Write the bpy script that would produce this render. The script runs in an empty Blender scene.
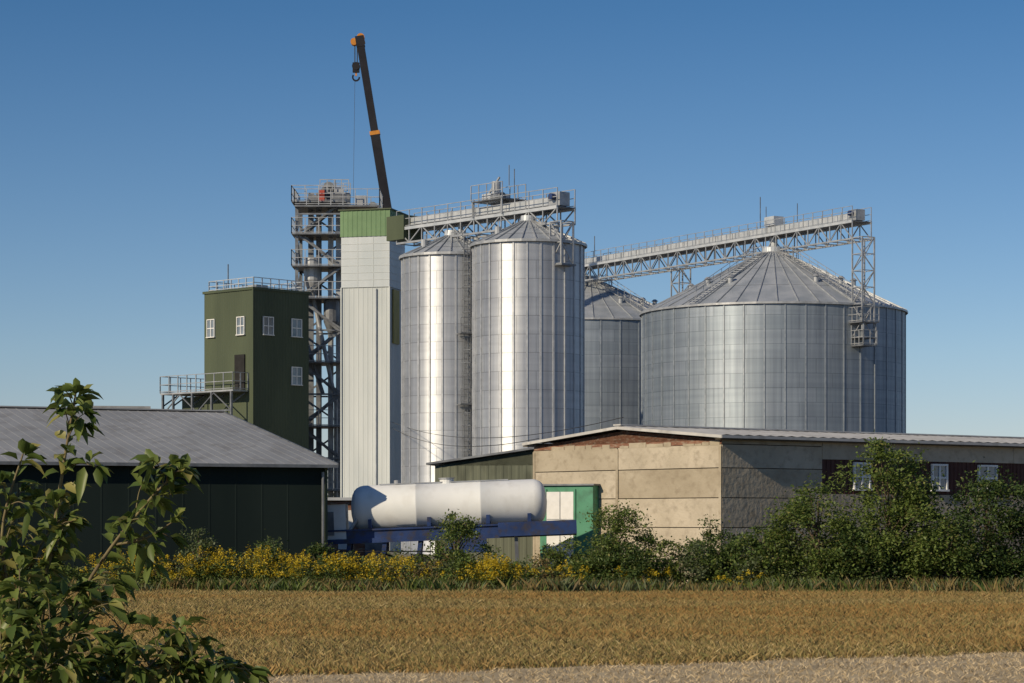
import bpy, math, random
import numpy as np
from mathutils import Vector, Matrix
random.seed(7); rng=np.random.default_rng(11)
S=bpy.context.scene
S.view_settings.view_transform='Standard'; S.view_settings.look='None'; S.view_settings.exposure=0

# ------------------------------------------------------------ materials
def newmat(name):
    m=bpy.data.materials.new(name); m.use_nodes=True
    nt=m.node_tree; return m,nt,nt.nodes,nt.links,nt.nodes['Principled BSDF']
def c4(c): return (c[0],c[1],c[2],1)
def M(name,c1,c2,scale=1.0,rough=.7,metal=0.0,stretch=(1,1,1),bump=0.0,c3=None,s3=8.0,spec=.4,lo=.35,hi=.65,a3=1.0):
    m,nt,N,L,P=newmat(name)
    tc=N.new('ShaderNodeTexCoord'); mp=N.new('ShaderNodeMapping'); mp.inputs['Scale'].default_value=stretch
    L.new(tc.outputs['Object'],mp.inputs[0])
    no=N.new('ShaderNodeTexNoise'); no.inputs['Scale'].default_value=scale; no.inputs['Detail'].default_value=7
    L.new(mp.outputs[0],no.inputs[0])
    r=N.new('ShaderNodeValToRGB'); r.color_ramp.elements[0].position=lo; r.color_ramp.elements[1].position=hi
    r.color_ramp.elements[0].color=c4(c1); r.color_ramp.elements[1].color=c4(c2)
    L.new(no.outputs['Fac'],r.inputs[0]); out=r.outputs[0]
    if c3 is not None:
        n2=N.new('ShaderNodeTexNoise'); n2.inputs['Scale'].default_value=s3; n2.inputs['Detail'].default_value=8
        L.new(mp.outputs[0],n2.inputs[0])
        r2=N.new('ShaderNodeValToRGB'); r2.color_ramp.elements[0].position=.5; r2.color_ramp.elements[1].position=.72
        r2.color_ramp.elements[0].color=(0,0,0,1); r2.color_ramp.elements[1].color=(a3,a3,a3,1)
        L.new(n2.outputs['Fac'],r2.inputs[0])
        mx=N.new('ShaderNodeMixRGB'); L.new(r2.outputs[0],mx.inputs[0]); L.new(out,mx.inputs[1]); mx.inputs[2].default_value=c4(c3); out=mx.outputs[0]
    L.new(out,P.inputs['Base Color'])
    P.inputs['Roughness'].default_value=rough; P.inputs['Metallic'].default_value=metal; P.inputs['Specular IOR Level'].default_value=spec
    if bump:
        b=N.new('ShaderNodeBump'); b.inputs['Strength'].default_value=bump; b.inputs['Distance'].default_value=.05
        nb=N.new('ShaderNodeTexNoise'); nb.inputs['Scale'].default_value=s3*2; nb.inputs['Detail'].default_value=6
        L.new(tc.outputs['Object'],nb.inputs[0]); L.new(nb.outputs['Fac'],b.inputs['Height']); L.new(b.outputs[0],P.inputs['Normal'])
    return m
def leafmat(name,c1,c2,c3=None,trans=.3,rough=.55,wscale=.35,cw=None):
    m,nt,N,L,P=newmat(name)
    g=N.new('ShaderNodeNewGeometry'); r=N.new('ShaderNodeValToRGB'); e=r.color_ramp.elements
    e[0].color=c4(c1); e[1].color=c4(c2)
    if c3 is not None:
        x=e.new(.93); x.color=c4(c3); y=e.new(.88); y.color=c4(c2); e[-1].color=c4(c3)
    L.new(g.outputs['Random Per Island'],r.inputs[0]); out=r.outputs[0]
    if cw is not None:
        no=N.new('ShaderNodeTexNoise'); no.inputs['Scale'].default_value=wscale; no.inputs['Detail'].default_value=6
        mp=N.new('ShaderNodeMapping'); mp.inputs['Scale'].default_value=(.35,1.0,.3)
        L.new(g.outputs['Position'],mp.inputs[0]); L.new(mp.outputs[0],no.inputs[0])
        r2=N.new('ShaderNodeValToRGB'); r2.color_ramp.elements[0].position=.42; r2.color_ramp.elements[1].position=.6
        r2.color_ramp.elements[0].color=(0,0,0,1); r2.color_ramp.elements[1].color=(.85,.85,.85,1)
        L.new(no.outputs['Fac'],r2.inputs[0]); mx=N.new('ShaderNodeMixRGB')
        L.new(r2.outputs[0],mx.inputs[0]); L.new(out,mx.inputs[1]); mx.inputs[2].default_value=c4(cw); out=mx.outputs[0]
    L.new(out,P.inputs['Base Color']); P.inputs['Roughness'].default_value=rough; P.inputs['Specular IOR Level'].default_value=.35
    t=N.new('ShaderNodeBsdfTranslucent'); L.new(out,t.inputs[0])
    ms=N.new('ShaderNodeMixShader'); ms.inputs[0].default_value=trans
    L.new(P.outputs[0],ms.inputs[1]); L.new(t.outputs[0],ms.inputs[2]); L.new(ms.outputs[0],N['Material Output'].inputs[0])
    return m
def silomat(name,a,b,mort,rough,bw,metal,aniso=.8):
    m,nt,N,L,P=newmat(name)
    uv=N.new('ShaderNodeUVMap'); br=N.new('ShaderNodeTexBrick'); L.new(uv.outputs[0],br.inputs['Vector'])
    br.inputs['Scale'].default_value=1; br.inputs['Brick Width'].default_value=bw; br.inputs['Row Height'].default_value=1.13
    br.inputs['Mortar Size'].default_value=.022; br.inputs['Color1'].default_value=c4(a); br.inputs['Color2'].default_value=c4(b); br.inputs['Mortar'].default_value=c4(mort)
    no=N.new('ShaderNodeTexNoise'); no.inputs['Scale'].default_value=1.1; no.inputs['Detail'].default_value=8
    mp=N.new('ShaderNodeMapping'); mp.inputs['Scale'].default_value=(2.2,.07,1); L.new(uv.outputs[0],mp.inputs[0]); L.new(mp.outputs[0],no.inputs[0])
    r=N.new('ShaderNodeValToRGB'); r.color_ramp.elements[0].position=.3; r.color_ramp.elements[1].position=.7
    r.color_ramp.elements[0].color=(.66,.67,.70,1); r.color_ramp.elements[1].color=(1,1,1,1); L.new(no.outputs['Fac'],r.inputs[0])
    mx=N.new('ShaderNodeMixRGB'); mx.blend_type='MULTIPLY'; mx.inputs[0].default_value=1
    L.new(br.outputs['Color'],mx.inputs[1]); L.new(r.outputs[0],mx.inputs[2])
    # sheet ring-to-ring weathering
    n3=N.new('ShaderNodeTexNoise'); n3.inputs['Scale'].default_value=1.0; n3.inputs['Detail'].default_value=5
    mp3=N.new('ShaderNodeMapping'); mp3.inputs['Scale'].default_value=(.05,1.7,1); L.new(uv.outputs[0],mp3.inputs[0]); L.new(mp3.outputs[0],n3.inputs[0])
    r3=N.new('ShaderNodeValToRGB'); r3.color_ramp.elements[0].position=.35; r3.color_ramp.elements[1].position=.65
    r3.color_ramp.elements[0].color=(.84,.845,.86,1); r3.color_ramp.elements[1].color=(1,1,1,1); L.new(n3.outputs['Fac'],r3.inputs[0])
    m3=N.new('ShaderNodeMixRGB'); m3.blend_type='MULTIPLY'; m3.inputs[0].default_value=1; L.new(mx.outputs[0],m3.inputs[1]); L.new(r3.outputs[0],m3.inputs[2])
    L.new(m3.outputs[0],P.inputs['Base Color'])
    P.inputs['Metallic'].default_value=metal; P.inputs['Roughness'].default_value=rough
    P.inputs['Anisotropic'].default_value=aniso; P.inputs['Anisotropic Rotation'].default_value=.25
    tg=N.new('ShaderNodeTangent'); tg.direction_type='RADIAL'; tg.axis='Z'; L.new(tg.outputs[0],P.inputs['Tangent'])
    return m
galv=M('galvanised_steel',(.30,.32,.34),(.44,.46,.48),2,.45,.4)
galvd=M('galvanised_steel_dark',(.12,.13,.15),(.22,.24,.26),2,.5,.4)
galvl=M('conveyor_light_steel',(.38,.42,.46),(.52,.55,.58),1.5,.45,.2)
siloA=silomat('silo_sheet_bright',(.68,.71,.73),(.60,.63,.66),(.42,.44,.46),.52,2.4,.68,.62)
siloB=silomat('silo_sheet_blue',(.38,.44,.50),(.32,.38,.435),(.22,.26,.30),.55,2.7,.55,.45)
roofS=M('silo_roof_sheet',(.33,.37,.41),(.45,.485,.52),.8,.48,.4)
rib=M('silo_stiffener',(.36,.385,.41),(.48,.50,.53),3,.5,.45)
ribB=M('silo_stiffener_dark',(.24,.28,.32),(.34,.38,.42),3,.5,.45)
whitep=M('white_cladding',(.42,.465,.475),(.53,.57,.575),.5,.5,0,(1,1,.2))
whiteb=M('white_cladding_upper',(.38,.43,.46),(.48,.52,.55),.6,.45,.1,(1,1,.3))
greenc=M('green_cladding_cap',(.11,.20,.095),(.14,.245,.12),.8,.6)
olive=M('olive_cladding',(.058,.075,.047),(.078,.098,.060),.5,.6,0,(1,1,.25),spec=.25)
barnw=M('dark_green_cladding',(.009,.017,.016),(.015,.025,.023),.4,.75,0,(1,1,.3),spec=.15)
barnr=M('barn_roof_sheet',(.235,.25,.265),(.30,.315,.33),.3,.75,0,(1,.5,1),c3=(.20,.205,.21),s3=1.6,spec=.25)
conc=M('weathered_concrete',(.33,.285,.21),(.43,.38,.29),.45,.9,0,(1,1,1.4),.5,(.26,.22,.16),3.0,.2,a3=.7)
conc2=M('weathered_concrete_pale',(.39,.345,.265),(.50,.445,.35),.6,.9,0,(1,1,1.2),.5,(.30,.26,.20),3.6,.2,a3=.7)
joint=M('mortar_joint',(.08,.068,.05),(.13,.11,.085),3,.95)
brick=M('brown_brick',(.17,.08,.05),(.25,.13,.085),3,.9,0,(1,1,3),.5,(.30,.26,.2),5)
brownp=M('red_brown_timber',(.055,.021,.017),(.085,.036,.028),1.5,.8,0,(4,4,1))
asb=M('fibre_cement_roof',(.40,.40,.395),(.52,.52,.50),.6,.8,0,(1,1,1),0,(.33,.33,.31),2)
frame=M('white_window_frame',(.66,.67,.66),(.74,.75,.74),4,.5)
glass=M('window_glass',(.10,.13,.16),(.22,.26,.30),.8,.12,0,spec=.8)
dark=M('dark_void',(.012,.012,.012),(.02,.02,.02),2,.9)
black=M('crane_black_paint',(.010,.010,.014),(.018,.018,.023),1,.45,spec=.25)
orange=M('crane_orange_paint',(.45,.17,.02),(.55,.23,.03),2,.5)
yellow=M('yellow_paint',(.30,.25,.06),(.38,.31,.08),2,.6)
red=M('red_paint',(.36,.05,.035),(.42,.08,.05),2,.6)
blue=M('blue_chassis_paint',(.010,.028,.10),(.022,.05,.16),1.5,.5,0,(1,1,1),0,(.04,.035,.04),4)
tankw=M('tank_white_paint',(.64,.67,.68),(.75,.77,.77),.8,.6,0,(1,1,.6),0,(.50,.51,.50),1.6,a3=.7)
rubber=M('tyre_rubber',(.015,.015,.015),(.03,.03,.03),4,.85)
teal=M('green_shed_paint',(.06,.22,.13),(.085,.27,.17),1.2,.7,c3=(.06,.17,.11),s3=3)
olivesh=M('olive_lean_to',(.11,.125,.09),(.15,.165,.12),.6,.8,0,(1,1,.4),0,(.08,.09,.065),2)
bark=M('bark',(.06,.045,.03),(.12,.09,.06),8,.9)
twigm=M('green_brown_twig',(.12,.09,.05),(.2,.17,.08),10,.8)
cable=M('cable_black',(.02,.02,.02),(.04,.04,.04),3,.6)

# ------------------------------------------------------------ mesh builder
class MB:
    def __init__(s,o=(0,0,0),ang=0.0,tilt=0.0,k=1.0):
        s.v=[];s.f=[];s.mi=[];s.mats=[]
        s.T=Matrix.Translation(o)@Matrix.Rotation(ang,4,'Z')@Matrix.Rotation(tilt,4,'Y')@Matrix.Scale(k,4)
    def m(s,mat):
        if mat not in s.mats: s.mats.append(mat)
        return s.mats.index(mat)
    def add(s,vs,fs,mat):
        b=len(s.v); s.v+= [tuple(s.T@Vector(v)) for v in vs]; k=s.m(mat)
        for f in fs: s.f.append(tuple(i+b for i in f)); s.mi.append(k)
    def box(s,x0,x1,y0,y1,z0,z1,mat):
        s.add([(x0,y0,z0),(x1,y0,z0),(x1,y1,z0),(x0,y1,z0),(x0,y0,z1),(x1,y0,z1),(x1,y1,z1),(x0,y1,z1)],
              [(0,3,2,1),(4,5,6,7),(0,1,5,4),(1,2,6,5),(2,3,7,6),(3,0,4,7)],mat)
    def beam(s,a,b,w,mat,h=None):
        h=h or w; a=Vector(a);b=Vector(b);d=(b-a)
        if d.length<1e-6:return
        d.normalize(); up=Vector((0,0,1)) if abs(d.z)<.95 else Vector((0,1,0))
        x=d.cross(up).normalized(); y=x.cross(d).normalized(); x=x*w/2;y=y*h/2
        s.add([a-x-y,a+x-y,a+x+y,a-x+y,b-x-y,b+x-y,b+x+y,b-x+y],[(0,3,2,1),(4,5,6,7),(0,1,5,4),(1,2,6,5),(2,3,7,6),(3,0,4,7)],mat)
    def cyl(s,a,b,r0,r1,mat,n=10,cap=True):
        a=Vector(a);b=Vector(b);d=(b-a).normalized(); up=Vector((0,0,1)) if abs(d.z)<.95 else Vector((0,1,0))
        x=d.cross(up).normalized(); y=x.cross(d).normalized()
        vs=[];
        for i in range(n):
            t=2*math.pi*i/n; o=x*math.cos(t)+y*math.sin(t); vs+=[a+o*r0,b+o*r1]
        fs=[(2*i,2*((i+1)%n),2*((i+1)%n)+1,2*i+1) for i in range(n)]
        if cap: fs+=[tuple(2*i for i in range(n))[::-1],tuple(2*i+1 for i in range(n))]
        s.add(vs,fs,mat)
    def build(s,name,parent=None,smooth=False):
        me=bpy.data.meshes.new(name); me.from_pydata(s.v,[],s.f)
        for m in s.mats: me.materials.append(m)
        me.polygons.foreach_set('material_index',s.mi)
        if smooth: me.polygons.foreach_set('use_smooth',[True]*len(s.f))
        me.update(); ob=bpy.data.objects.new(name,me); S.collection.objects.link(ob)
        if parent: ob.parent=parent
        return ob
def empty(name):
    e=bpy.data.objects.new(name,None); S.collection.objects.link(e); e.empty_display_size=.5; return e
def ribs(mb,x0,x1,y,z0,z1,pitch,mat,d=.04,w=.5,axis='x',sgn=-1):
    n=int((x1-x0)/pitch)
    for i in range(n):
        a=x0+(i+.25)*pitch; b=a+pitch*w
        e=(b-a)*.25
        if axis=='x': pts=[(a,y),(a+e,y+sgn*d),(b-e,y+sgn*d),(b,y)]
        else: pts=[(y,a),(y+sgn*d,a+e),(y+sgn*d,b-e),(y,b)]
        vs=[(p[0],p[1],z0) for p in pts]+[(p[0],p[1],z1) for p in pts]
        mb.add(vs,[(0,1,5,4),(1,2,6,5),(2,3,7,6),(4,5,6,7),(3,2,1,0)],mat)
def railing(mb,a,b,z,mat,h=1.1,step=1.2,t=.05):
    a=Vector((a[0],a[1],z));b=Vector((b[0],b[1],z));n=max(1,round((b-a).length/step))
    for i in range(n+1):
        p=a.lerp(b,i/n); mb.beam(p,p+Vector((0,0,h)),t,mat)
    for k in (h,h*.5,.08): mb.beam(a+Vector((0,0,k)),b+Vector((0,0,k)),t*.8,mat)
def lattice(mb,x0,x1,y0,y1,z0,z1,step,mat,t=.12,tb=.07):
    C=[(x0,y0),(x1,y0),(x1,y1),(x0,y1)]
    for c in C: mb.beam((c[0],c[1],z0),(c[0],c[1],z1),t,mat)
    n=max(1,round((z1-z0)/step)); h=(z1-z0)/n
    for i in range(n+1):
        z=z0+i*h
        for k in range(4):
            a=C[k];b=C[(k+1)%4]; mb.beam((a[0],a[1],z),(b[0],b[1],z),tb,mat)
            if i<n:
                if (i+k)%2: a,b=b,a
                mb.beam((a[0],a[1],z),(b[0],b[1],z+h),tb,mat)

# ------------------------------------------------------------ silos
def silo(name,cx,cy,R,ze,za,nst,mat,ladder=None,big=False):
    e=empty(name); N=nst*4; rb_=ribB if big else rib
    vs=[];fs=[]
    for i in range(N+1):
        t=2*math.pi*i/N
        for z in (0,ze): vs.append((cx+R*math.cos(t),cy+R*math.sin(t),z))
    me=bpy.data.meshes.new('wall'); fs=[(2*i,2*i+2,2*i+3,2*i+1) for i in range(N)]
    me.from_pydata(vs,[],fs); u=me.uv_layers.new(name='UVMap')
    for p in me.polygons:
        for li in p.loop_indices:
            vi=me.loops[li].vertex_index; i=vi//2; u.data[li].uv=(i/N*2*math.pi*R, 0 if vi%2==0 else ze)
        p.use_smooth=True
    me.materials.append(mat); w=bpy.data.objects.new('corrugated_wall',me); S.collection.objects.link(w); w.parent=e
    b=MB((cx,cy,0))
    for i in range(nst):
        t=2*math.pi*(i+.37)/nst; c,s_=math.cos(t),math.sin(t)
        r0=R-.01;r1=R+.06;hw=.055
        q=[(r0,-hw),(r1,-hw),(r1,hw),(r0,hw)]
        q=[(a*c-d*s_,a*s_+d*c) for a,d in q]
        b.add([(x,y,0) for x,y in q]+[(x,y,ze-.05) for x,y in q],[(0,1,5,4),(1,2,6,5),(2,3,7,6),(4,5,6,7)],rb_)
    b.build('vertical_stiffeners',e)
    b=MB((cx,cy,0)); Ro=R+.18; rc=.45 if not big else .85; nr=nst
    z0=ze-.06; k=3
    for i in range(nr):
        t0=2*math.pi*i/nr;t1=2*math.pi*(i+1)/nr
        for j in range(k):
            ra=Ro+(rc-Ro)*j/k; rb=Ro+(rc-Ro)*(j+1)/k; za_=z0+(za-z0)*j/k+.012*j; zb=z0+(za-z0)*(j+1)/k+.012*j+.0
            b.add([(ra*math.cos(t0),ra*math.sin(t0),za_),(ra*math.cos(t1),ra*math.sin(t1),za_),(rb*math.cos(t1),rb*math.sin(t1),zb),(rb*math.cos(t0),rb*math.sin(t0),zb)],[(0,1,2,3)],roofS)
        b.beam((Ro*math.cos(t0),Ro*math.sin(t0),z0+.03),(rc*math.cos(t0),rc*math.sin(t0),za+.05),.06,galv,.1)
        b.beam((Ro*math.cos(t0),Ro*math.sin(t0),z0-.04),(Ro*math.cos(t1),Ro*math.sin(t1),z0-.04),.06,galv,.16)
    b.cyl((0,0,za-.1),(0,0,za+.4),rc+.08,rc+.02,galvl,20)
    b.build('conical_roof',e)
    if big:
        b=MB((cx,cy,0))
        rr=2.1; zz=z0+(za-z0)*(1-(rr-rc)/(Ro-rc))
        for i in range(24):
            t0=2*math.pi*i/24;t1=2*math.pi*(i+1)/24
            p=(rr*math.cos(t0),rr*math.sin(t0));q=(rr*math.cos(t1),rr*math.sin(t1))
            b.beam((*p,zz),(*p,zz+.9),.04,galv); b.beam((*p,zz+.9),(*q,zz+.9),.04,galv); b.beam((*p,zz+.5),(*q,zz+.5),.03,galv)
        for t in (-2.55,-2.2,-1.15,-.75,-.4,.3,1.2,2.2,2.9):
            r=Ro*.62; z=z0+(za-z0)*(1-(r-rc)/(Ro-rc)); x,y=r*math.cos(t),r*math.sin(t)
            b.cyl((x,y,z-.2),(x,y,z+.4),.2,.2,galv,10); b.cyl((x,y,z+.4),(x,y,z+.58),.33,.12,galv,10)
        for t in (-2.3,-1.02):
            c,s_=math.cos(t),math.sin(t); px,py=-s_*.35,c*.35
            for sg in (-1,1):
                A=Vector((Ro*c+sg*px,Ro*s_+sg*py,z0+.15));B=Vector((rr*c+sg*px,rr*s_+sg*py,zz+.15))
                b.beam(A,B,.06,galv); b.beam(A+Vector((0,0,.9)),B+Vector((0,0,.9)),.04,galv)
                for i in range(9):
                    p=A.lerp(B,i/8); b.beam(p,p+Vector((0,0,.9)),.035,galv)
            for i in range(22):
                A=Vector((Ro*c,Ro*s_,z0+.17)).lerp(Vector((rr*c,rr*s_,zz+.17)),i/21)
                b.beam(A-Vector((px,py,0)),A+Vector((px,py,0)),.05,galv)
        b.build('roof_fittings',e)
    else:
        b=MB((cx,cy,0))
        for i in range(28):
            t0=2*math.pi*i/28;t1=2*math.pi*(i+1)/28; rr=R*.55; zz=z0+(za-z0)*.47
            if i%7<3:
                p=(rr*math.cos(t0),rr*math.sin(t0));q=(rr*math.cos(t1),rr*math.sin(t1))
                b.beam((*p,zz),(*p,zz+.8),.035,galv); b.beam((*p,zz+.8),(*q,zz+.8),.035,galv)
        b.cyl((R*.5,-R*.35,ze+.3),(R*.5,-R*.35,ze+1.1),.18,.18,galv); b.cyl((-R*.55,-R*.3,ze+.3),(-R*.55,-R*.3,ze+1.0),.2,.2,galv)
        b.build('roof_fittings',e)
    if ladder is not None:
        b=MB((cx,cy,0),ladder)
        x=R+.2
        for sg in (-.22,.22): b.beam((x,sg,.5),(x,sg,ze+1),.05,galvd)
        z=.6
        while z<ze+.9: b.beam((x,-.22,z),(x,.22,z),.035,galvd); z+=.33
        z=2.6
        while z<ze+1.0:
            P=[(x+.02+.62*math.sin(math.pi*k/6),.36*math.cos(math.pi*k/6),z) for k in range(7)]
            for k in range(6): b.beam(P[k],P[k+1],.045,galvd)
            z+=.8
        for k in range(1,6):
            a=math.pi*k/6; b.beam((x+.02+.62*math.sin(a),.36*math.cos(a),2.6),(x+.02+.62*math.sin(a),.36*math.cos(a),ze+.9),.035,galvd)
        for z in (5,9.5,14): b.box(x-.1,x+.9,-.7,.7,z,z+.06,galvd); railing(b,(x+.9,-.7),(x+.9,.7),z,galvd,1.0,.7,.04)
        b.build('caged_ladder',e)
    return e
silo('grain_silo',1.03,150,3.47,19.4,20.8,26,siloA)
silo('grain_silo',-3.9,156,3.25,19.3,20.6,24,siloA,ladder=math.radians(-72))
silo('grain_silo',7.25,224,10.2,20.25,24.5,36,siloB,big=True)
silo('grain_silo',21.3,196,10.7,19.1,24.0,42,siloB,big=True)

# ------------------------------------------------------------ conveyor bridges
def bridge(name,p0,p1,z,w,cols,extra=None,h=1.15,st=1.25):
    e=empty(name); a=Vector((p0[0],p0[1],0));b_=Vector((p1[0],p1[1],0)); L=(b_-a).length; ang=math.atan2(b_.y-a.y,b_.x-a.x)
    b=MB((a.x,a.y,0),ang); n=round(L/st); s=L/n
    for y in (-w/2,w/2):
        b.beam((0,y,z),(L,y,z),.16,galvl,.2); b.beam((0,y,z-h),(L,y,z-h),.12,galv)
        for i in range(n+1):
            b.beam((i*s,y,z-h),(i*s,y,z),.07,galv)
            if i<n:
                if i%2: b.beam((i*s,y,z-h),(i*s+s,y,z),.07,galv)
                else: b.beam((i*s,y,z),(i*s+s,y,z-h),.07,galv)
        railing(b,(0,y),(L,y),z+.1,galv,1.1,1.25,.05)
    for i in range(n+1): b.beam((i*s,-w/2,z-h),(i*s,w/2,z-h),.07,galv)
    b.box(0,L,-w/2,w/2,z+.02,z+.07,galvd)
    b.build('truss_walkway',e)
    c=MB((a.x,a.y,0),ang)
    c.box(.1,L-.3,-.3,.25,z+.25,z+.75,galvl)
    for i in range(int(L/2.4)): c.box(i*2.4+.2,i*2.4+.28,-.34,.29,z+.2,z+.8,galv)
    c.box(L-1.1,L-.1,-.45,.4,z+.15,z+1.0,galv); c.cyl((L-.6,-.8,z+.7),(L-.6,-.45,z+.7),.2,.2,blue,12)
    c.build('chain_conveyor',e)
    if extra: extra(e,a,ang,L,z)
    for (x,y,ww,z0) in cols:
        d=MB((x,y,0),ang); lattice(d,-ww/2,ww/2,-ww/2,ww/2,z0,z-h-.05,1.3,galv,.1,.06)
        d.box(-ww/2-.15,ww/2+.15,-ww/2-.1,ww/2+.1,z0-.12,z0-.02,galvd)
        d.build('lattice_support',e)
    return e
def ex1(e,a,ang,L,z):
    b=MB((a.x,a.y,0),ang)
    b.box(-.9,.9,-.9,.8,z-.7,z+.9,olive)
    xo=1.2
    b.box(7.2+xo,8.5+xo,-.6,.6,z+.9,z+1.5,galvl); b.cyl((7.9+xo,0,z+1.5),(7.9+xo,0,z+2.3),.3,.3,galv,12); b.cyl((8.2+xo,-.5,z+1.2),(9.1+xo,-.5,z+1.2),.28,.28,galvd,12)
    b.box(6.6+xo,9.6+xo,-1.0,1.0,z+1.0,z+1.06,galvd)
    railing(b,(6.6+xo,-1.0),(9.6+xo,-1.0),z+1.06,galv,1.0,.75); railing(b,(6.6+xo,1.0),(9.6+xo,1.0),z+1.06,galv,1.0,.75)
    b.beam((6.6+xo,.2,z+1.3),(8.0+xo,.2,z+2.6),.1,galv)
    for x in (6.7+xo,9.5+xo): 
        for y in (-.95,.95): b.beam((x,y,z),(x,y,z+1),.08,galv)
    b.beam((8.8+xo,.3,z+2),(8.8+xo,.3,z+3.3),.04,galvd); b.beam((9.3+xo,.3,z+1),(9.3+xo,.3,z+3.0),.04,galvd)
    for x,dx in ((5.6,.2),(11.6,0)): b.cyl((x,0,z-.1),(x+dx,0,z-1.3),.18,.18,galvl,10)
    b.build('drive_station',e)
bridge('conveyor_bridge',(-7.1,160.0),(3.35,148.4),21.5,1.5,[(3.05,147.3,1.0,17.9)],ex1,.95)
def ex2(e,a,ang,L,z):
    b=MB((a.x,a.y,0),ang)
    xb=31.3
    b.box(xb,xb+1.3,-.5,.5,z+.85,z+1.6,galvl); b.cyl((xb+.6,0,z-.1),(xb+.6,0,z-1.6),.33,.33,galvl,12)
    b.cyl((3.0,0,z-.1),(3.0,0,z-1.6),.33,.33,galvl,12)
    b.beam((xb-2,.6,z),(xb-2,.6,z+3.6),.055,galvd); b.beam((xb-1.2,.6,z),(xb-1.2,.6,z+2.7),.045,galvd); b.beam((xb+3,.6,z),(xb+3,.6,z+2.5),.045,galvd); b.beam((4,.6,z),(4,.6,z+2.9),.055,galvd)
    b.build('discharge_spouts',e)
e=bridge('conveyor_bridge',(5.05,225.0),(27.4,188.0),25.55,1.9,[(27.3,186.5,1.2,16.4),(14.75,209.6,1.2,.0)],ex2,1.35,1.4)
b=MB((27.3,186.3,0),math.atan2(-37,22.35),k=1.12)
b.box(-.8,.8,-.8,.7,15.6,15.68,galvd); railing(b,(-.8,-.8),(.8,-.8),15.68,galv,1.0,.6); railing(b,(.8,-.8),(.8,.7),15.68,galv,1.0,.6)
b.box(-.7,.7,-.6,.6,14.0,14.1,galvd); railing(b,(-.7,-.6),(.7,-.6),14.1,galv,1.0,.5); railing(b,(.7,-.6),(.7,.6),14.1,galv,1.0,.5)
for x_ in (-.65,.65): b.beam((x_,-.55,14.0),(x_,-.55,15.6),.08,galv); b.beam((x_,.55,14.0),(x_,.55,15.6),.08,galv)
b.build('service_platform',e)

# ------------------------------------------------------------ elevator lattice tower
e=empty('grain_elevator_tower')
TO=(-15.78,176,-.3); TK=1.173
b=MB(TO,k=TK)
lattice(b,0,2.9,0,2.9,0,22.0,2.0,galvd,.2,.11)
for k in range(1,12):
    z=2*k
    if k%2==0 or k>8: b.box(-.3,3.1,-.4,3.1,z-.05,z+.02,galvd); railing(b,(-.3,-.4),(3.1,-.4),z,galv,1.0,.8,.05); railing(b,(-.3,-.4),(-.3,3.1),z,galv,1.0,.9,.05)
    xa,xb=((.3,2.6) if k%2 else (2.6,.3))
    for yy in (.25,.95): b.beam((xa,yy,z-2),(xb,yy,z),.07,galvd,.16)
    for q in range(8):
        f=q/8; b.box(xa+(xb-xa)*f-.1,xa+(xb-xa)*f+.1,.27,.93,z-2+2*f,z-2+2*f+.03,galvd)
b.build('steel_frame',e)
b=MB(TO,k=TK)
for x in (.75,1.25): b.box(x-.17,x+.17,1.5,1.75,0,22.8,galvd)
for x in (2.0,2.5): b.box(x-.17,x+.17,1.5,1.75,0,23.0,galv)
b.cyl((.9,.9,17.2),(.9,.9,18.6),.55,.55,galv,14); b.cyl((.9,.9,16.0),(.9,.9,17.2),.12,.55,galv,14)
b.cyl((2.1,.9,14.6),(2.1,.9,16.0),.5,.5,galvd,14); b.cyl((2.1,.9,13.6),(2.1,.9,14.6),.12,.5,galvd,14)
b.cyl((1.0,.6,16),(2.4,.6,9.5),.13,.13,galv,8); b.cyl((2.4,.6,9.5),(2.4,.6,0),.13,.13,galv,8); b.cyl((.5,.5,13.5),(1.6,.5,10.0),.13,.13,galvd,8)
b.build('elevator_legs_and_cyclones',e)
b=MB(TO,k=TK)
b.box(-.1,5.2,-.6,3.2,21.65,21.75,galvd)
for a_,c_ in (((-.1,-.6),(5.2,-.6)),((-.1,3.2),(5.2,3.2)),((-.1,-.6),(-.1,3.2)),((5.2,-.6),(5.2,3.2))): railing(b,a_,c_,21.75,galv,1.0,.8,.05)
b.beam((0,-.55,21.2),(5.2,-.55,21.2),.1,galvd); b.beam((2.9,-.55,20.2),(5.2,-.55,21.6),.1,galvd)
for x,h,m_ in ((1.9,1.3,galvd),(2.5,1.0,galv),(.9,.5,galvd)):
    b.box(x-.35,x+.35,1.2,2.0,21.8,21.8+h,m_); b.cyl((x,1.2,21.8+h),(x,2.0,21.8+h),.36,.36,m_,14)
b.cyl((1.7,.9,22.8),(1.7,1.25,22.8),.3,.3,galvd,12); b.box(1.35,1.7,.3,.8,22.1,22.8,red); b.box(2.1,3.3,.2,.9,21.8,22.6,galvd)
railing(b,(1.4,.6),(3.2,.6),22.6,galv,.9,.5,.05); railing(b,(1.4,2.2),(3.2,2.2),22.6,galv,.9,.5,.05); b.beam((2.3,1.5,22.8),(2.3,1.5,23.6),.05,galvd)
b.box(3.6,4.3,.6,1.4,21.8,22.5,galv); b.cyl((4.7,.8,21.9),(4.7,1.4,21.9),.25,.25,galvd)
b.build('head_platform',e)

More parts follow.
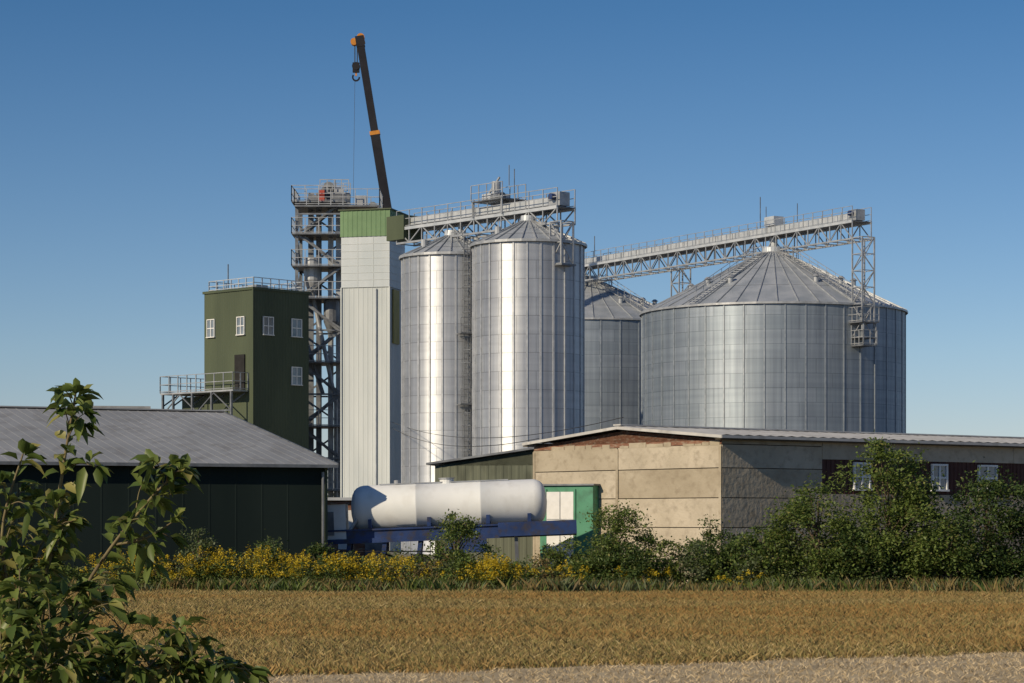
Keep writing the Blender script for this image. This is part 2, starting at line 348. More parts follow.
# white tower
A0=math.atan2(-.26,.97)
e=empty('clad_elevator_building')
b=MB((-11.6,164,-.26),A0,k=1.117)
W=3.0
b.box(0,W,0,3.0,0,16.4,whitep); ribs(b,0,W,0,0,16.4,.3,whitep,.012,.3); ribs(b,0,3.0,W,0,16.4,.3,whitep,.012,.3,axis='y',sgn=1)
b.box(-.05,W+.05,-.05,3.05,16.4,19.5,whiteb)
for z in np.arange(16.4,19.5,.44): b.box(-.065,W+.065,-.065,3.065,z,z+.03,whitep)
for x in (1.0,2.0): b.box(x,x+.03,-.063,-.045,16.4,19.5,whitep)
b.box(-.1,W+.1,-.1,3.1,19.5,21.1,greenc); ribs(b,-.1,W+.1,-.1,19.5,21.1,.3,greenc,.015); ribs(b,-.1,3.1,W+.1,19.5,21.1,.3,greenc,.015,axis='y',sgn=1)
b.box(-.2,W+.2,-.2,3.2,21.1,21.17,olive)
b.box(W+.03,W+.1,.6,1.8,13.0,16.3,yellow)
b.box(-.09,-.01,-.09,-.01,0,16.4,whitep); b.box(W+.01,W+.08,-.08,-.01,0,16.4,whitep)
b.cyl((2.2,-.09,0),(2.2,-.09,16.3),.04,.04,galvl,8)
b.build('clad_walls',e)

# ------------------------------------------------------------ olive building
def window(mb,x0,x1,z0,z1,y,nx=2,nz=2,fm=frame,t=.07,axis='x'):
    def bx(a,b_,c,d,y0,y1,m):
        if axis=='x': mb.box(a,b_,y0,y1,c,d,m)
        else: mb.box(y0,y1,a,b_,c,d,m)
    bx(x0,x1,z0,z1,y-.03,y+.0,glass)
    bx(x0-t,x1+t,z1,z1+t,y-.08,y,fm); bx(x0-t-.03,x1+t+.03,z0-t,z0,y-.12,y,fm); bx(x0-t,x0,z0,z1,y-.08,y,fm); bx(x1,x1+t,z0,z1,y-.08,y,fm)
    for i in range(1,nx): c=x0+(x1-x0)*i/nx; bx(c-t/2,c+t/2,z0,z1,y-.07,y-.032,fm)
    for i in range(1,nz): c=z0+(z1-z0)*i/nz; bx(x0,x1,c-t/2,c+t/2,y-.065,y-.034,fm)
e=empty('olive_control_building')
angR=math.atan2(.72,.69); OO=(-17.9,166,-.41); OK_=1.186
def OB(): return MB(OO,angR,k=OK_)
b=OB(); H=15.65
b.box(0,4.3,0,4.5,0,H,olive)
ribs(b,0,4.3,0,0,H,.22,olive,.016); ribs(b,0,4.5,0,0,H,.22,olive,.016,axis='y',sgn=-1)
b.box(-.08,4.38,-.08,4.58,H,H+.15,olive); b.box(-.07,0.02,-.07,.02,0,H,olive)
b.build('walls',e)
b=OB()
zw=2.2+(520-334)/17.1
for x0 in (.75,2.95): window(b,x0,x0+.7,zw,zw+1.0,-.02,t=.05)
window(b,2.95,3.65,zw-2.85,zw-1.85,-.02,t=.05)
for y0 in (.75,3.5): window(b,y0,y0+.62,zw,zw+1.0,-.02,t=.05,axis='y')
b.build('windows',e)
b=OB()
for a_,c_ in (((.2,.2),(4.1,.2)),((.2,.2),(.2,4.3)),((4.1,.2),(4.1,4.3)),((.2,4.3),(4.1,4.3))): railing(b,a_,c_,H+.15,galvl,.6,.7,.05)
b.beam((1.0,3.5,H),(1.0,3.5,H+1.8),.05,galvd); b.box(1.5,2.4,1.5,2.3,H+.15,H+.5,galv)
b.build('roof_railing',e)
b=OB()
b.box(.3,4.0,4.52,7.0,0,9.6,olive); b.box(-1.2,0-.05,.4,7.2,9.7,9.8,galv); b.box(-.04,4.2,4.55,7.2,9.7,9.8,galv)
railing(b,(-1.2,.4),(-1.2,7.2),9.8,galv,1.0,.8,.05); railing(b,(-1.2,7.2),(4.2,7.2),9.8,galv,1.0,.8,.05); railing(b,(-1.2,.4),(-.05,.4),9.8,galv,1.0,.6,.05)
for y in (.6,2.4,4.2,6.0,7.0): b.beam((-1.15,y,0),(-1.15,y,9.7),.12,galvd); b.beam((-1.15,y,9.0),(-.1,y,9.65),.07,galvd)
b.beam((-1.15,.6,8.6),(-1.15,7.0,8.6),.09,galvd)
for y in (.6,3.8): b.beam((-1.15,y,8.6),(-1.15,y+1.6,9.65),.06,galvd); b.beam((-1.15,y+3.1,8.6),(-1.15,y+1.6,9.65),.06,galvd)
b.box(-.09,-.03,.7,1.6,9.85,11.9,dark); b.box(-.09,-.03,5,6,7.2,8.6,dark)
b.build('balcony_and_wing',e)
ee=empty('distant_farm_building')
b=MB((-38,210,0),.2); b.box(0,6,0,8,0,11.8,barnw); b.box(-.3,6.3,-.3,8.3,11.8,12.2,barnr); b.box(.8,1.4,1,1.6,12.2,12.6,galvd)
b.build('walls_and_roof',ee)

# ------------------------------------------------------------ mobile crane
e=empty('mobile_crane')
base=Vector((-6.3,200,2.9)); tip=Vector((-12.7,200,42.3)); d=tip-base
b=MB(); 
segs=[(0,.34,1.0),(.3,.6,.88),(.56,.8,.76),(.76,.985,.62)]
for a_,c_,w_ in segs: b.beam(base+d*a_,base+d*c_,w_,black,w_*1.05)
for f,w_ in ((.34,1.1),(.6,.96),(.8,.84)): b.beam(base+d*(f-.004),base+d*(f+.004),w_,orange)
b.build('telescopic_boom',e)
b=MB()
n_=d.normalized(); s_=Vector((-n_.z,0,n_.x))
b.beam(tip-n_*.7,tip+n_*.2,.7,black); b.beam(tip-n_*.25+s_*-.4,tip-n_*.3+s_*.5,.4,orange); b.cyl(tip+s_*.45+Vector((0,-.3,-.2)),tip+s_*.45+Vector((0,.3,-.2)),.3,.3,orange,14); b.cyl(tip+Vector((.1,-.3,.1)),tip+Vector((.1,.3,.1)),.32,.32,orange,14)
hx=(tip+s_*.45).x+.15
for dx in (-.1,.1): b.cyl((hx+dx,200,41.9),(hx+dx,200,40.2),.04,.04,cable,6)
b.box(hx-.28,hx+.28,199.8,200.2,39.5,40.3,black); b.cyl((hx,199.75,40.0),(hx,200.25,40.0),.33,.33,black,14)
pts=[Vector((hx+.28*math.sin(t),200,39.1-.3*math.cos(t))) for t in np.linspace(-2.2,1.6,9)]
for i in range(8): b.beam(pts[i],pts[i+1],.13,black)
b.beam((hx,200,39.5),(hx,200,39.2),.14,orange)
b.cyl((hx-.1,200,38.8),(hx-.3,200,24),.014,.014,cable,5,False)
b.build('boom_head_and_hook',e)
b=MB((-6.3,200,0),math.radians(15))
b.box(-6,6,-1.3,1.3,.9,1.5,black); b.box(-7.6,-6,-1.25,1.25,.7,2.6,orange); b.box(-7.62,-7.55,-1.1,1.1,1.7,2.4,glass)
b.box(-1.5,3.2,-1.2,1.2,1.6,2.6,orange); b.box(2.6,4.2,-1.3,1.3,1.6,2.9,black); b.box(-1.2,.8,-2.1,-1.25,1.6,3.2,orange); b.box(-1.25,-1.18,-2.0,-1.35,2.2,3.0,glass)
for x in (-6.5,-4.5,0,2,4.5):
    for y in (-1.35,1.0): b.cyl((x,y,.6),(x,y+.4,.6),.6,.6,rubber,16)
for x in (-3,5.5):
    b.box(x-.2,x+.2,-3,3,.9,1.2,orange)
    for y in (-3,3): b.cyl((x,y,0),(x,y,1.0),.12,.12,galv); b.cyl((x,y,0),(x,y,.08),.4,.4,galv)
b.cyl((-.5,0,2.2),(-1.6,0,9),.22,.16,galv,10)
b.build('carrier_and_cab',e)

# ------------------------------------------------------------ left barn
e=empty('metal_barn'); th=math.radians(25); BO=(-6.2,80,0)
b=MB(BO,th)
Lb=34; D=24; ze=4.1; zr=6.3
b.box(-Lb,0,0,D,0,ze-.1,barnw)
ribs(b,-Lb,0,0,0,ze-.1,.9,barnw,.006,.08); ribs(b,0,D,0,0,ze-.1,.9,barnw,.006,.08,axis='y',sgn=1)
b.add([(0,0,ze-.1),(0,D,ze-.1),(0,D/2,zr-.15)],[(0,1,2)],barnw); b.add([(-Lb,0,ze-.1),(-Lb,D,ze-.1),(-Lb,D/2,zr-.15)],[(0,2,1)],barnw)
b.box(-.05,.04,-.05,.05,0,ze-.1,olive)
b.build('walls',e)
b=MB(BO,th); ov=.3; sl=(zr-ze)/(D/2)
for sg in (0,1):
    def yy(y): return y if sg==0 else D-y
    x0,x1=-Lb-ov,ov
    f=[(x0,yy(-ov),ze-sl*ov),(x1,yy(-ov),ze-sl*ov),(x1,yy(D/2),zr),(x0,yy(D/2),zr)]
    g=[(p[0],p[1],p[2]-.08) for p in f]
    b.add(f+g,[(0,1,2,3),(7,6,5,4),(0,4,5,1),(1,5,6,2),(3,7,4,0)],barnr)
    n=int((x1-x0)/.38)
    for i in range(n):
        x=x0+i*.38+.1
        b.beam((x,yy(-ov),ze-sl*ov+.0),(x,yy(D/2),zr+.0),.06,barnr,.016)
b.beam((-Lb-ov,D/2,zr+.03),(ov,D/2,zr+.03),.5,barnr,.05)
b.beam((-Lb-ov,-ov-.03,ze-sl*ov-.06),(ov,-ov-.03,ze-sl*ov-.06),.06,galvd,.10)
b.beam((ov+.02,-ov,ze-sl*ov-.03),(ov+.02,D/2,zr-.03),.05,galvd,.14)
b.build('roof',e)
b=MB(BO,th); b.cyl((-.15,-.12,0),(-.15,-.12,ze-.3),.05,.05,galvd,8); b.build('downpipe',e)

# ------------------------------------------------------------ concrete warehouse
e=empty('concrete_warehouse')
aw=math.atan2(.615,.79); GW=10.1; LW=34; zE=5.0; zR=5.42
b=MB((7.0,80,0),aw)
b.box(.06,LW,.06,GW-.06,0,zE-.05,joint)
b.build('core_walls',e)
b=MB((7.0,80,0),aw)
rows=[(0,.83),(.86,1.93),(1.96,2.93),(2.96,3.93),(3.96,4.72)]
cols_=[0,5.35,GW]
for r_,(z0,z1) in enumerate(rows):
    for i in range(2):
        b.box(-.012*((i+r_)%3),.058,cols_[i]+.02,cols_[i+1]-.02,z0,z1,conc if (i*3+r_*2)%5<2 else conc2)
b.box(-.0,.058,.02,GW-.02,4.74,zE-.12,brick)
b.add([(0.03,0,zE-.118),(0.03,GW,zE-.118),(0.03,GW/2,zR-.1)],[(0,1,2),(2,1,0)],brick)
yb=.1
while yb<GW-.4:
    w_=random.uniform(.3,.9); 
    if random.random()<.6: b.box(-.02,-.003,yb,yb+w_,4.70,4.74+random.uniform(.03,.16),conc)
    yb+=w_+.03
for yj in (0.0,5.30,GW-.12): b.box(-.045,-.026,yj,yj+.12,0,4.68,conc)
b.build('gable_panels',e)
b=MB((7.0,80,0),aw)
for (z0,z1) in rows+[(4.75,zE-.1)]:
    b.box(.02,4.7,0,.058,z0,z1,random.choice((conc,conc2)))
x=4.72; k=0
while x<LW-1:
    w_=5.0
    for (z0,z1) in ((0,.83),(.86,1.93),(1.96,3.1)): b.box(x,x+w_-.02,0,.058,z0,z1,conc)
    b.box(x,x+w_-.02,.0,.058,4.3,zE-.1,conc2)
    b.box(x,x+w_-.02,.04,.058,3.1,4.3,brownp)
    for q in np.arange(x,x+w_-.1,.22): b.box(q,q+.02,.02,.04,3.1,4.3,brownp)
    x+=w_; k+=1
b.build('side_panels',e)
b=MB((7.0,80,0),aw)
for x0,w_ in ((6.3,.7),(10.3,.7),(12.8,.9),(18,1),(23,1),(28,1)): window(b,x0,x0+w_,3.3,4.15,.02,2,2)
b.build('windows',e)
b=MB((7.0,80,0),aw); ov=.3; sl=(zR-zE)/(GW/2)
for sg in (0,1):
    def yy(y): return y if sg==0 else GW-y
    n=int((LW+.6)/.25)
    vs=[];fs=[]
    for i in range(n+1):
        x=-ov+i*.25; dz=.03 if i%2 else 0
        vs+=[(x,yy(-ov),zE-sl*ov+dz+.05),(x,yy(GW/2),zR+dz+.05)]
    fs=[(2*i,2*i+2,2*i+3,2*i+1) for i in range(n)]
    b.add(vs,fs,asb)
    b.beam((-ov,yy(-ov),zE-sl*ov),(LW+.3,yy(-ov),zE-sl*ov),.05,asb,.10)
    b.beam((-ov,yy(-ov),zE-sl*ov),(-ov,yy(GW/2),zR),.04,asb,.10)
    b.box(-ov,LW,min(yy(-ov+.05),yy(0)),max(yy(-ov+.05),yy(0)),zE-.12,zE-.09,joint)
b.beam((-ov,GW/2,zR+.1),(LW,GW/2,zR+.1),.4,asb,.05)
b.build('roof',e)
e=empty('lean_to_shed')
b=MB((1.25,92.2,0),math.radians(170))
Ls=4.3
b.box(0,Ls,-6,0,0,4.3,olivesh); ribs(b,0,Ls,0,0,4.3,.3,olivesh,.015,sgn=1)
b.add([(0,0,4.3),(Ls,0,4.3),(0,0,4.95)],[(0,1,2),(2,1,0)],olivesh)
b.add([(-.2,.25,5.0),(Ls+.3,.25,4.33),(Ls+.3,-6,4.33),(-.2,-6,5.0),(-.2,.25,5.08),(Ls+.3,.25,4.41),(Ls+.3,-6,4.41),(-.2,-6,5.08)],[(0,3,2,1),(4,5,6,7),(0,1,5,4),(1,2,6,5),(2,3,7,6),(3,0,4,7)],galvd)
b.build('walls_and_roof',e)
e=empty('green_entrance_shed')
b=MB((1.0,85.6,0),math.radians(-28))
b.box(0,2.1,0,1.6,0,3.42,teal); b.box(-.08,2.18,-.1,1.6,3.42,3.48,galvd)
b.box(.28,1.35,-.04,-.005,.3,3.2,frame); b.box(.80,.83,-.06,-.042,.3,3.2,galv); b.box(.2,.28,-.05,-.003,0,3.3,teal); b.box(1.35,1.43,-.05,-.003,0,3.3,teal); b.box(.28,1.35,-.05,-.041,2.2,2.24,galv)
b.build('walls_and_door',e)
e=empty('brick_outbuilding')
b=MB((-7.6,98,0),.1); b.box(0,2.6,0,3,0,3.0,brick); b.box(-.2,2.8,-.25,3.2,3.0,3.12,galvl); b.box(.5,1.1,-.03,-.003,1.0,2.6,frame); b.box(1.6,2.4,-.03,-.003,.3,2.5,galvd)
b.build('walls_and_roof',e)

# ------------------------------------------------------------ tank trailer
e=empty('tank_semi_trailer')
tl=math.radians(-2.2)
b=MB((-5.4,82,0),0,tl)
zc=2.58; prof=[(0,.0),(.02,.25),(.07,.48),(.14,.62),(.22,.70),(.34,.755),(.46,.78),(2.2,.78),(2.22,.79),(2.26,.79),(2.28,.78),(4.4,.78),(4.42,.79),(4.46,.79),(4.48,.78),(6.24,.78),(6.36,.755),(6.48,.70),(6.56,.62),(6.63,.48),(6.68,.25),(6.7,0)]
n=36; vs=[];fs=[]
for x,rr in prof:
    for i in range(n): t=2*math.pi*i/n; vs.append((x,rr*math.cos(t),zc+rr*math.sin(t)))
for j in range(len(prof)-1):
    for i in range(n): fs.append((j*n+i,(j+1)*n+i,(j+1)*n+(i+1)%n,j*n+(i+1)%n))
b.add(vs,fs,tankw); b.build('tank_vessel',e,True)
b=MB((-5.4,82,0),0,tl)
b.cyl((3.3,0,zc+.7),(3.3,0,zc+.90),.24,.24,tankw,16); b.cyl((3.3,0,zc+.90),(3.3,0,zc+.94),.28,.28,galv,16)
b.box(1.0,5.4,-.2,-.14,zc+.78,zc+.81,galv); b.box(1.0,5.4,.14,.2,zc+.78,zc+.81,galv)
b.cyl((1.6,0,zc+.75),(1.6,0,zc+.92),.1,.1,galv,10)
x=-.9
b.box(x,x+.75,-.7,.7,1.5,2.75,frame); b.box(x+.05,x+.35,-.74,-.702,1.7,2.5,galvd); b.box(x-.1,x+.8,-.75,.75,2.75,2.82,brick)
b.cyl((.35,-.55,zc-.2),(-.2,-.6,1.6),.06,.06,galv,8)
b.build('tank_fittings',e)
b=MB((-5.4,82,0),0,tl)
for y in (-.75,.55):
    b.box(-.9,7.65,y,y+.2,1.40,1.56,blue); b.box(-.9,7.65,y+.07,y+.13,1.56,1.82,blue); b.box(-.9,7.65,y,y+.2,1.82,1.88,blue)
for x in (-.8,.4,1.6,2.8,4.0,5.2,6.4,7.5): b.box(x,x+.12,-.54,.54,1.5,1.8,blue)
for x in (.6,2.6,4.6,6.0):
    b.box(x,x+.15,-.7,.7,1.89,2.0,blue)
    for sg in (-1,1): b.beam((x+.07,sg*.7,1.9),(x+.07,sg*.72,2.2),.12,blue)
b.box(3.2,4.6,-1.15,-.8,.95,1.4,blue); b.box(-.9,-.8,-1.1,1.1,1.3,1.6,blue); b.box(5.0,7.65,-1.1,-.78,1.45,1.92,blue)
for y in (-.8,.8): b.beam((5.6,y,1.5),(5.6,y,.0),.12,galvd); b.box(5.4,5.8,y-.15,y+.15,-.22,-.15,galvd)
b.build('blue_chassis',e)
b=MB((-5.4,82,0))
for x in (-.2,1.0,2.2):
    b.cyl((x,-1.0,.55),(x,1.0,.55),.09,.09,galvd,8); b.beam((x,-.6,.55),(x+.1,-.6,1.6),.14,blue); b.beam((x,.6,.55),(x+.1,.6,1.6),.14,blue)
    for y in (-1.2,.85):
        b.cyl((x,y,.52),(x,y+.35,.52),.52,.52,rubber,24); b.cyl((x,y-.015,.52),(x,y+.36,.52),.27,.27,galv,16)
    b.box(x-.55,x+.55,-1.2,-.8,1.12,1.16,black)
b.build('axles_and_wheels',e)

e=empty('overhead_wires'); 
for (a_,c_,sag) in (((-8.2,164,8.9),(3.9,84.2,5.8),.9),((-8.2,164,8.5),(1.0,88.3,5.2),.7)):
    b=MB(); A=Vector(a_);B=Vector(c_); P=[A.lerp(B,i/16)-Vector((0,0,sag*4*(i/16)*(1-i/16))) for i in range(17)]
    for i in range(16): b.cyl(P[i],P[i+1],.015,.015,cable,5,False)
    b.build('wire',e)

# ------------------------------------------------------------ foliage helpers
def rotrand(n):
    a=rng.normal(size=(n,3)); a/=np.linalg.norm(a,axis=1)[:,None]; return a
def faces_obj(name,V,nper,mats,mi,parent=None):
    n=V.shape[0]; me=bpy.data.meshes.new(name)
    me.vertices.add(n*nper); me.vertices.foreach_set('co',V.reshape(-1).astype(np.float32))
    me.loops.add(n*nper); me.loops.foreach_set('vertex_index',np.arange(n*nper,dtype=np.int32))
    me.polygons.add(n); me.polygons.foreach_set('loop_start',np.arange(0,n*nper,nper,dtype=np.int32))
    for m in mats: me.materials.append(m)
    me.polygons.foreach_set('material_index',mi.astype(np.int32)); me.update(calc_edges=True); me.validate()
    ob=bpy.data.objects.new(name,me); S.collection.objects.link(ob)
    if parent: ob.parent=parent
    return ob
def leaves(C,size,up=.4,asp=.55):
    n=len(C); a=rotrand(n); a[:,2]=a[:,2]*.6-.1; a/=np.linalg.norm(a,axis=1)[:,None]
    nr=rotrand(n); nr[:,2]=np.abs(nr[:,2])+up; b=np.cross(a,nr); b/=np.linalg.norm(b,axis=1)[:,None]+1e-9
    s=size*rng.uniform(.6,1.3,n)[:,None]; a=a*s/2; b=b*s*asp/2
    return np.stack([C-a,C-b*1.0+a*.1,C+a,C+b+a*.1],axis=1)
def crown_pts(cx,cy,z0,z1,r,n,prof,clump=.28,nc=70):
    cs=[]
    while len(cs)<nc:
        t=random.random(); R=r*prof(t)
        if random.random()>max(.15,prof(t)): continue
        rad=R*math.sqrt(random.uniform(.15,1.1)); an=random.uniform(0,2*math.pi)
        rad*=1+.25*math.sin(3*an+cx*5+t*6)
        cs.append((cx+rad*math.cos(an),cy+rad*math.sin(an),z0+(z1-z0)*t,random.uniform(.5,1.5)))
    cs=np.array(cs); k=rng.integers(0,nc,n)
    off=rng.normal(size=(n,3))*clump*r**.5*cs[k,3][:,None]; off[:,2]*=.7
    P=cs[k,:3]+off; P[:,2]=np.maximum(P[:,2],.04); return P,cs
LG=leafmat('leaf_light_green',(.08,.125,.025),(.175,.235,.055),(.23,.235,.07),.35)
MG=leafmat('leaf_mid_green',(.045,.085,.02),(.11,.16,.04),(.15,.155,.05),.35)
DG=leafmat('leaf_dark_green',(.026,.052,.015),(.06,.10,.027),None,.3)
GG=leafmat('leaf_grey_green',(.09,.12,.055),(.17,.20,.10),None,.35)
YF=leafmat('goldenrod_flower',(.38,.28,.015),(.60,.46,.03),trans=.25)
DRY=leafmat('dry_stem_leaf',(.15,.11,.045),(.30,.23,.09))
def tree(name,x,y,h,r,n,mat,prof,z0=.5,leaf=.13,nc=80,clump=.26,mat2=None):
    e=empty(name); P,cs=crown_pts(x,y,z0,h,r,n,prof,clump,nc)
    V=leaves(P,leaf); mats=[mat,mat2 or mat]; mi=(rng.random(len(P))<.3).astype(int)
    faces_obj('crown_foliage',V,4,mats,mi,e)
    b=MB(); top=(x+random.uniform(-.1,.1),y,h*.85); mid=(x+random.uniform(-.1,.1),y,h*.4)
    b.cyl((x,y,-.05),mid,.035*h*.6+.02,.05,bark,8); b.cyl(mid,top,.05,.015,bark,7)
    for c in cs[:26]:
        zb=max(.3,c[2]*.6); b.cyl((x,y,zb),(c[0],c[1],c[2]),.028,.008,bark,5,False)
    b.build('trunk_and_limbs',e); return e
oval=lambda t: math.sin(math.pi*min(1,max(0,(t*.93+.07))))**.6
cone=lambda t: (min(1,t*4+.5))*(1-t)**.6*1.1+.06
tree('deciduous_tree',11.6,74.2,5.0,1.75,17000,LG,cone,.3,.12,120,.17,LG)
tree('deciduous_tree',12.8,75.0,3.5,1.0,5500,LG,cone,.3,.12,60,.18,MG)
tree('deciduous_tree',9.4,74.0,3.3,1.3,9500,LG,oval,.1,.11,75,.19,MG)
tree('deciduous_tree',14.8,74.8,3.55,1.5,11500,MG,oval,.1,.12,85,.19,DG)
tree('deciduous_tree',17.0,75.0,3.4,1.4,8500,MG,oval,.1,.12,70,.2,DG)
tree('shrub',10.6,73.4,2.1,1.0,5500,MG,oval,.1,.11,50,.18,DG)
tree('shrub',13.3,73.3,2.2,1.0,6000,MG,oval,.1,.11,50,.18,LG)
tree('shrub',7.9,74.6,2.0,.95,4500,MG,oval,.1,.11,45,.18,LG)
tree('shrub',3.2,75.0,2.65,.95,7500,LG,oval,.05,.10,50,.18,MG)
tree('shrub',-1.75,75.0,2.45,.75,5500,LG,oval,.05,.10,42,.16,MG)
tree('shrub',-9.7,74.0,1.85,.65,4200,GG,oval,.05,.09,36,.15,MG)
tree('shrub',-7.6,74.6,1.5,.65,3500,MG,oval,.05,.10,28,.16,GG)
tree('shrub',-6.0,75,1.4,.6,2600,MG,oval,.05,.10,26,.16,DG)
tree('shrub',6.2,76,2.2,.9,4500,MG,oval,.05,.10,40,.18,DG)

Ps=[];Ms=[]
x=-20.
while x<21:
    y=75.0+random.uniform(-1.6,1.6)
    if x<-5: h=random.uniform(.45,1.1)
    elif x<1.5: h=random.uniform(.6,1.3)
    else: h=random.uniform(.9,1.9)
    r=random.uniform(.4,.85); n=int(1350*r*h)+350
    P,_=crown_pts(x,y,.0,h,r,n,oval,.18,16)
    Ps.append(P); m=random.choice((0,1,1,2,0,3) if x>1.5 else (0,1,0,3,4,1)); Ms.append(np.where(rng.random(n)<.8,m,rng.integers(0,4,n)))
    x+=random.uniform(.18,.34)
P=np.concatenate(Ps);mi=np.concatenate(Ms)
faces_obj('hedgerow_bushes',leaves(P,.10),4,[LG,MG,DG,GG,DRY],mi)
def blades(P,h,w,lean=.25):
    n=len(P); d=rng.uniform(0,2*math.pi,n); wv=np.stack([np.cos(d),np.sin(d),np.zeros(n)],1)*(w/2)[:,None]
    ln=rng.normal(size=(n,2))*lean
    tip=P+np.stack([ln[:,0]*h,ln[:,1]*h,h],1); mid=P+np.stack([ln[:,0]*h*.35,ln[:,1]*h*.35,h*.55],1)
    return np.stack([P-wv,P+wv,mid+wv*.8,tip],1)
# weedy verge in irregular tufts
nc=420; tx=rng.uniform(-21,21,nc); ty=73.0+rng.normal(size=nc)*.8; th_=rng.uniform(.1,.55,nc)**1.2+.08; tr=rng.uniform(.15,.7,nc); tm=rng.choice(4,nc,p=[.2,.2,.4,.2])
n=62000; k=rng.integers(0,nc,n); X=tx[k]+rng.normal(size=n)*tr[k]; Y=ty[k]+rng.normal(size=n)*tr[k]*.6
h=rng.uniform(.3,1.0,n)*th_[k]
faces_obj('verge_grass',blades(np.stack([X,Y,np.zeros(n)],1),h,rng.uniform(.012,.045,n),.35),4,[GG,MG,DRY,LG],np.where(rng.random(n)<.6,tm[k],rng.integers(0,4,n)))
# goldenrod
Ps=[];Ms=[]
spots=[(-11,.9,24,1.1),(-9.9,.7,34,1.0),(-8.9,.6,38,1.2),(-7.7,.6,38,1.25),(-6.6,.9,48,1.1),(-5.3,.8,46,1.05),(-4.4,.7,40,1.1),(-3.4,.5,20,.95),(-2.6,.5,10,.8),(-.55,.5,95,1.0),(-1.1,.4,20,.85),(.3,.4,14,.8),(-12.5,1.2,24,1.2),(-15,1.6,30,1.2),(1.5,.8,12,.85),(4.5,.8,10,.7),(7,.8,8,.6)]
for sx,sr,cnt,hh in spots:
    for i in range(cnt):
        px=sx+random.gauss(0,sr*.6); py=73.3+random.gauss(0,.45); h=hh*random.uniform(.45,1.15)
        k=34; z=rng.uniform(.1,.85,k)*h; P=np.stack([px+rng.normal(size=k)*.1,py+rng.normal(size=k)*.1,z],1); Ps.append(P);Ms.append(np.full(k,0));
        k=42; t=rng.random(k); P=np.stack([px+rng.normal(size=k)*.11*(1.1-t),py+rng.normal(size=k)*.11*(1.1-t),h*.78+t*h*.26],1); Ps.append(P);Ms.append(np.full(k,1))
P=np.concatenate(Ps);mi=np.concatenate(Ms)
faces_obj('goldenrod_patch',leaves(P,.065),4,[LG,YF],mi)

# ------------------------------------------------------------ crop field
cropA=leafmat('ripe_crop',(.22,.155,.06),(.44,.33,.14),(.50,.40,.20),.2,.9,.14,(.36,.215,.07))
cropB=leafmat('ripe_crop_green_tint',(.17,.155,.055),(.31,.27,.10),None,.2,.9)
straw=leafmat('straw_stubble',(.40,.31,.185),(.60,.49,.31),None,.15,.8)
o=np.array([-4.4,33.0]); u=np.array([.883,.468]); v=np.array([-.468,.883])
n=560000
Y=30+43.6*rng.random(n)**.95; X=(rng.random(n)*2-1)*(.235*Y+3)
dv=(X-o[0])*v[0]+(Y-o[1])*v[1]; wob=.25*np.sin(X*1.7)+.15*np.sin(X*4.1+2)+rng.normal(size=n)*.12; k=dv>wob
X=X[k];Y=Y[k]; n=len(X)
bump=.5+.5*np.sin(X*.8+2*np.sin(Y*.35))*np.sin(Y*.6+X*.2)
h=rng.uniform(.03,.15,n)*(.8+.4*bump); near=(rng.random(n)<.33)
faces_obj('ripe_crop_field',blades(np.stack([X,Y,np.zeros(n)],1),h,rng.uniform(.008,.028,n),.55),4,[cropA,cropB],near.astype(int))
n=90000; Y=rng.uniform(26,46,n); X=rng.uniform(-14,22,n)
dv=(X-o[0])*v[0]+(Y-o[1])*v[1]; k=(dv<.1)&(dv>-7); X=X[k];Y=Y[k]; 
uu=(X-o[0])*v[0]+(Y-o[1])*v[1]; sn=np.round(uu/.22)*.22-uu; X=X+sn*.6*v[0];Y=Y+sn*.6*v[1]; n=len(X)
faces_obj('straw_stubble_strip',blades(np.stack([X,Y,np.zeros(n)],1),rng.uniform(.02,.07,n),rng.uniform(.008,.02,n),.9),4,[straw],np.zeros(n))

# ground
m,nt,N,L,P_=newmat('dry_ground')
tc=N.new('ShaderNodeNewGeometry')
n1=N.new('ShaderNodeTexNoise'); n1.inputs['Scale'].default_value=.15; n1.inputs['Detail'].default_value=8; L.new(tc.outputs['Position'],n1.inputs[0])
r1=N.new('ShaderNodeValToRGB'); r1.color_ramp.elements[0].position=.4;r1.color_ramp.elements[1].position=.6
r1.color_ramp.elements[0].color=(.17,.135,.055,1); r1.color_ramp.elements[1].color=(.27,.195,.08,1); L.new(n1.outputs['Fac'],r1.inputs[0])
n2=N.new('ShaderNodeTexNoise'); n2.inputs['Scale'].default_value=9; n2.inputs['Detail'].default_value=8; L.new(tc.outputs['Position'],n2.inputs[0])
mx=N.new('ShaderNodeMixRGB'); mx.blend_type='OVERLAY'; mx.inputs[0].default_value=.6; L.new(r1.outputs[0],mx.inputs[1]); L.new(n2.outputs['Fac'],mx.inputs[2]); L.new(mx.outputs[0],P_.inputs['Base Color']); P_.inputs['Roughness'].default_value=.95
b=MB(); b.add([(-4000,-300,0),(4000,-300,0),(4000,8000,0),(-4000,8000,0)],[(0,1,2,3)],m); b.build('ground')
sm=M('straw_covered_soil',(.35,.275,.16),(.47,.385,.24),1.2,.95,0,(1,1,1),.4,(.28,.21,.12),6,a3=.7)
b=MB((o[0],o[1],.004),math.atan2(.468,.883)); b.add([(-40,-8,0),(60,-8,0),(60,.1,0),(-40,.1,0)],[(0,1,2,3)],sm); b.build('straw_field_strip')
ym=M('gravel_yard',(.14,.125,.10),(.22,.20,.165),.5,.95,0,(1,1,1),.3,(.10,.1,.06),3)
b=MB((0,0,.004)); b.add([(-60,79,0),(60,79,0),(60,240,0),(-60,240,0)],[(0,1,2,3)],ym); b.build('gravel_yard')
Ps=[]
for i in range(260):
    cx=random.uniform(-330,330); cy=650+random.uniform(-30,30); hh=random.uniform(6,11)
    Ps.append(np.array([cx,cy,hh*.5])+rng.normal(size=(90,3))*np.array([4,3,hh*.23]))
